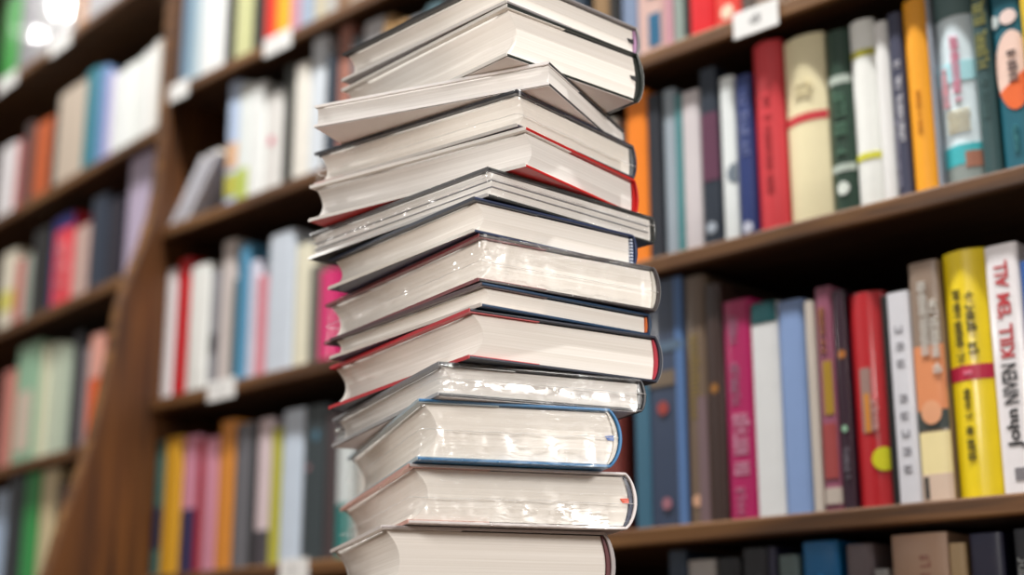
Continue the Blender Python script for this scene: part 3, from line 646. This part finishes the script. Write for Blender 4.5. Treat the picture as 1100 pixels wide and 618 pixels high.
PARAM = {
 'B1': dict(cover='#8e8a8c', flap='#3a3838', flap2='#dcd8d4', lining='#b48cb0', jacket='#a8a2a6', label='topmost book of the stack, grey jacket with mauve spine lining', ribbon='#2a2a2c'),
 'B2': dict(cover='#1c2420', flap='#e6e2dc', under='#e6dfdb', jacket='#b4b6b4', lining='#1a201c', label='thick book second from top of stack, dark green cover, white flap', ribbon='#2a2a2c', cc=.008),
 'B3': dict(cover='#34383e', flap='#eeeae8', under='#f2eeee', lining='#c8c4c2', ct=.0014, sb=.002, cc=.001, o=.0016, pages=M_PAGES_GREY, label='thin twisted white-flapped book, third from top of the stack'),
 'B4': dict(cover='#262c40', flap='#22242c', flap2='#c8c4c0', lining='#6a7078', film=1, seam=.4, label='shrink-wrapped navy edged book above the red lined white book'),
 'B5': dict(cover='#c81e1e', flap='#ebe7e2', lining='#c01c1e', label='bright red covered book with white flap in upper stack', pages=M_PAGES_GREY),
 'B6': dict(cover='#2c3032', flap='#5a5a5c', flap2='#c4c2c0', lining='#2a2c2c', film=2, seam=.7, dividers=(.36, .66), pages=M_PAGES_GREY, cc=.003, o=.0022, label='shrink-wrapped black book with two dark sheets between its pages'),
 'B7': dict(cover='#1e2e52', flap='#2a3040', flap2='#d8d2c8', lining='#20305c', headband='#c4ccdc', label='unwrapped navy book with blue and white headband, mid stack'),
 'B8': dict(cover='#3a3436', flap='#7c2a30', jacket='#76787a', lining='#c8c4bc', film=3, seam=.45, label='shrink-wrapped thick book with dark red fore-edge flap, mid stack'),
 'B9': dict(cover='#1c3c5c', flap='#4a2c30', flap2='#d4cac2', lining='#d86a28', label='thin blue book with orange spine lining, mid stack'),
 'B10': dict(cover='#262c3c', flap='#c42a34', jacket='#8c8c90', lining='#b01c34', label='thick navy book with bright red flaps and red spine lining'),
 'B11': dict(cover='#22242c', flap='#7c7c80', flap2='#a8a8aa', under='#d8d2d2', lining='#2a2a30', film=4, seam=.6, pages=M_PAGES_GREY, label='shrink-wrapped thin black book above the blue one'),
 'B12': dict(cover='#1e6ea4', flap='#a8b8c0', lining='#d8d2c8', film=5, seam=.5, ribbon='#1e5cb0', sb=.009, label='shrink-wrapped thick book with bright blue cover and ribbon'),
 'B13': dict(cover='#e4dcdc', flap='#d8a89c', lining='#222c4c', film=6, seam=.45, ribbon='#e0502c', sb=.008, label='shrink-wrapped book with white jacket, navy lining and orange ribbon'),
 'B14': dict(cover='#b8b0b0', flap='#d8d0cc', jacket='#c4c0c0', lining='#5c1820', label='lowest visible book of stack, pale jacket with dark red lining'),
}
zb = None
for nm, cx, cy, z, a, W, L, T in STACK:
    an = math.radians(90-a)
    mw = Matrix.Translation((cx, cy, EYE+z-T)) @ Matrix.Rotation(an, 4, 'Z')
    stack_book(nm, mw, W, max(L, .19), T-.0007, PARAM[nm])
    zb = EYE+z-T; last = (cx, cy, a)
# the rest of the pile down to the table, below the picture
TT = zb-5*.045
for k in range(5):
    a = math.radians(90-(last[2]+(-3, 4, -5, 2, 0)[k]))
    mw = Matrix.Translation((last[0], last[1]+.004*k, TT+.045*k)) @ Matrix.Rotation(a, 4, 'Z')
    stack_book('low', mw, .165, .225, .0447, dict(cover=['#3c4450', '#7a2a2a', '#2a2a2c', '#c8c2b8', '#44586a'][k], flap='#cfc8c0',
               label='thick hardcover under the stack, below the picture edge'))
t = empty('display_table', Matrix.Translation((last[0]+.06, last[1]+.12, 0)), 'wooden display table carrying the tall stack', 'table')
MB().box(-.35, .35, -.28, .28, TT-.031, TT-.0006).build('table_top', M_WOOD, t, bevel=.003)
MB().box(-.31, .31, -.24, .24, TT-.10, TT-.031).build('apron', M_WOOD, t, bevel=.002)
for sx in (-1, 1):
    for sy in (-1, 1):
        MB().box(sx*.29-.025, sx*.29+.025, sy*.22-.025, sy*.22+.025, 0, TT-.10).build('leg', M_WOOD_UP, t, bevel=.003)

# ------------------------------------------------------------------ light
wd = bpy.data.worlds.new('shop_ambient'); SC.world = wd; wd.use_nodes = True
bg = wd.node_tree.nodes['Background']; bg.inputs[0].default_value = (1, .97, .93, 1); bg.inputs[1].default_value = .23
def area(name, loc, target, power, size, sy=None, col=(1, .95, .89)):
    l = bpy.data.lights.new(name, 'AREA'); l.energy = power; l.size = size; l.color = col
    if sy: l.shape = 'RECTANGLE'; l.size_y = sy
    o = bpy.data.objects.new(name, l); COL.objects.link(o); o.location = loc
    o.rotation_euler = (Vector(target)-Vector(loc)).to_track_quat('-Z', 'Y').to_euler()
    return o
def at_wall(FR, u, y, z): return FR @ Vector((u, y, z))
# ceiling lamps in a row in front of the bookcases
for u, e in ((-2.1, 30), (-1.2, 38), (-.35, 50), (.5, 54)):
    area('ceiling_lamp', at_wall(F_MAIN, u, -.45, 3.5), at_wall(F_MAIN, u, -.1, 1.2), e, .07, None, (1, .98, .95))
def spot(name, loc, target, power, cone, soft):
    l = bpy.data.lights.new(name, 'SPOT'); l.energy = power; l.spot_size = math.radians(cone); l.spot_blend = .5
    l.shadow_soft_size = soft; l.color = (1, .955, .9)
    o = bpy.data.objects.new(name, l); COL.objects.link(o); o.location = loc
    o.rotation_euler = (Vector(target)-Vector(loc)).to_track_quat('-Z', 'Y').to_euler()
# unseen spots added to brighten the stack, key right and fill left
spot('added_stack_spot', (.82, .25, 1.55), (.03, 1.0, 1.25), 36, 40, .13)
spot('added_stack_spot', (-.75, .15, 1.55), (.0, 1.02, 1.27), 27, 38, .15)
# unseen bulbs placed for glints in glossy top-left books, last added for the wrap
for loc, e, rad in (((-1.87, 3.06, 2.66), 1.0, .016), ((-1.81, 2.95, 2.70), 1.9, .03), ((-1.5, 1.4, 1.72), 4, .03)):
    l = bpy.data.lights.new('glint_bulb', 'POINT'); l.energy = e; l.shadow_soft_size = rad; l.color = (1, .97, .93)
    o = bpy.data.objects.new('glint_bulb', l); COL.objects.link(o); o.location = loc

# ------------------------------------------------------------------ camera
cd = bpy.data.cameras.new('camera'); cam = bpy.data.objects.new('camera', cd); COL.objects.link(cam)
cam.location = (0, 0, EYE); cam.rotation_euler = (math.radians(90+15.1), 0, 0)
cd.sensor_width = 36; cd.lens = 1595/1100*36; cd.clip_start = .02
cd.dof.use_dof = True; cd.dof.focus_distance = 1.015; cd.dof.aperture_fstop = 2.9
SC.camera = cam
SC.view_settings.view_transform = 'Standard'; SC.view_settings.look = 'None'
SC.view_settings.exposure = 0; SC.view_settings.gamma = 1; SC.view_settings.use_curve_mapping = False
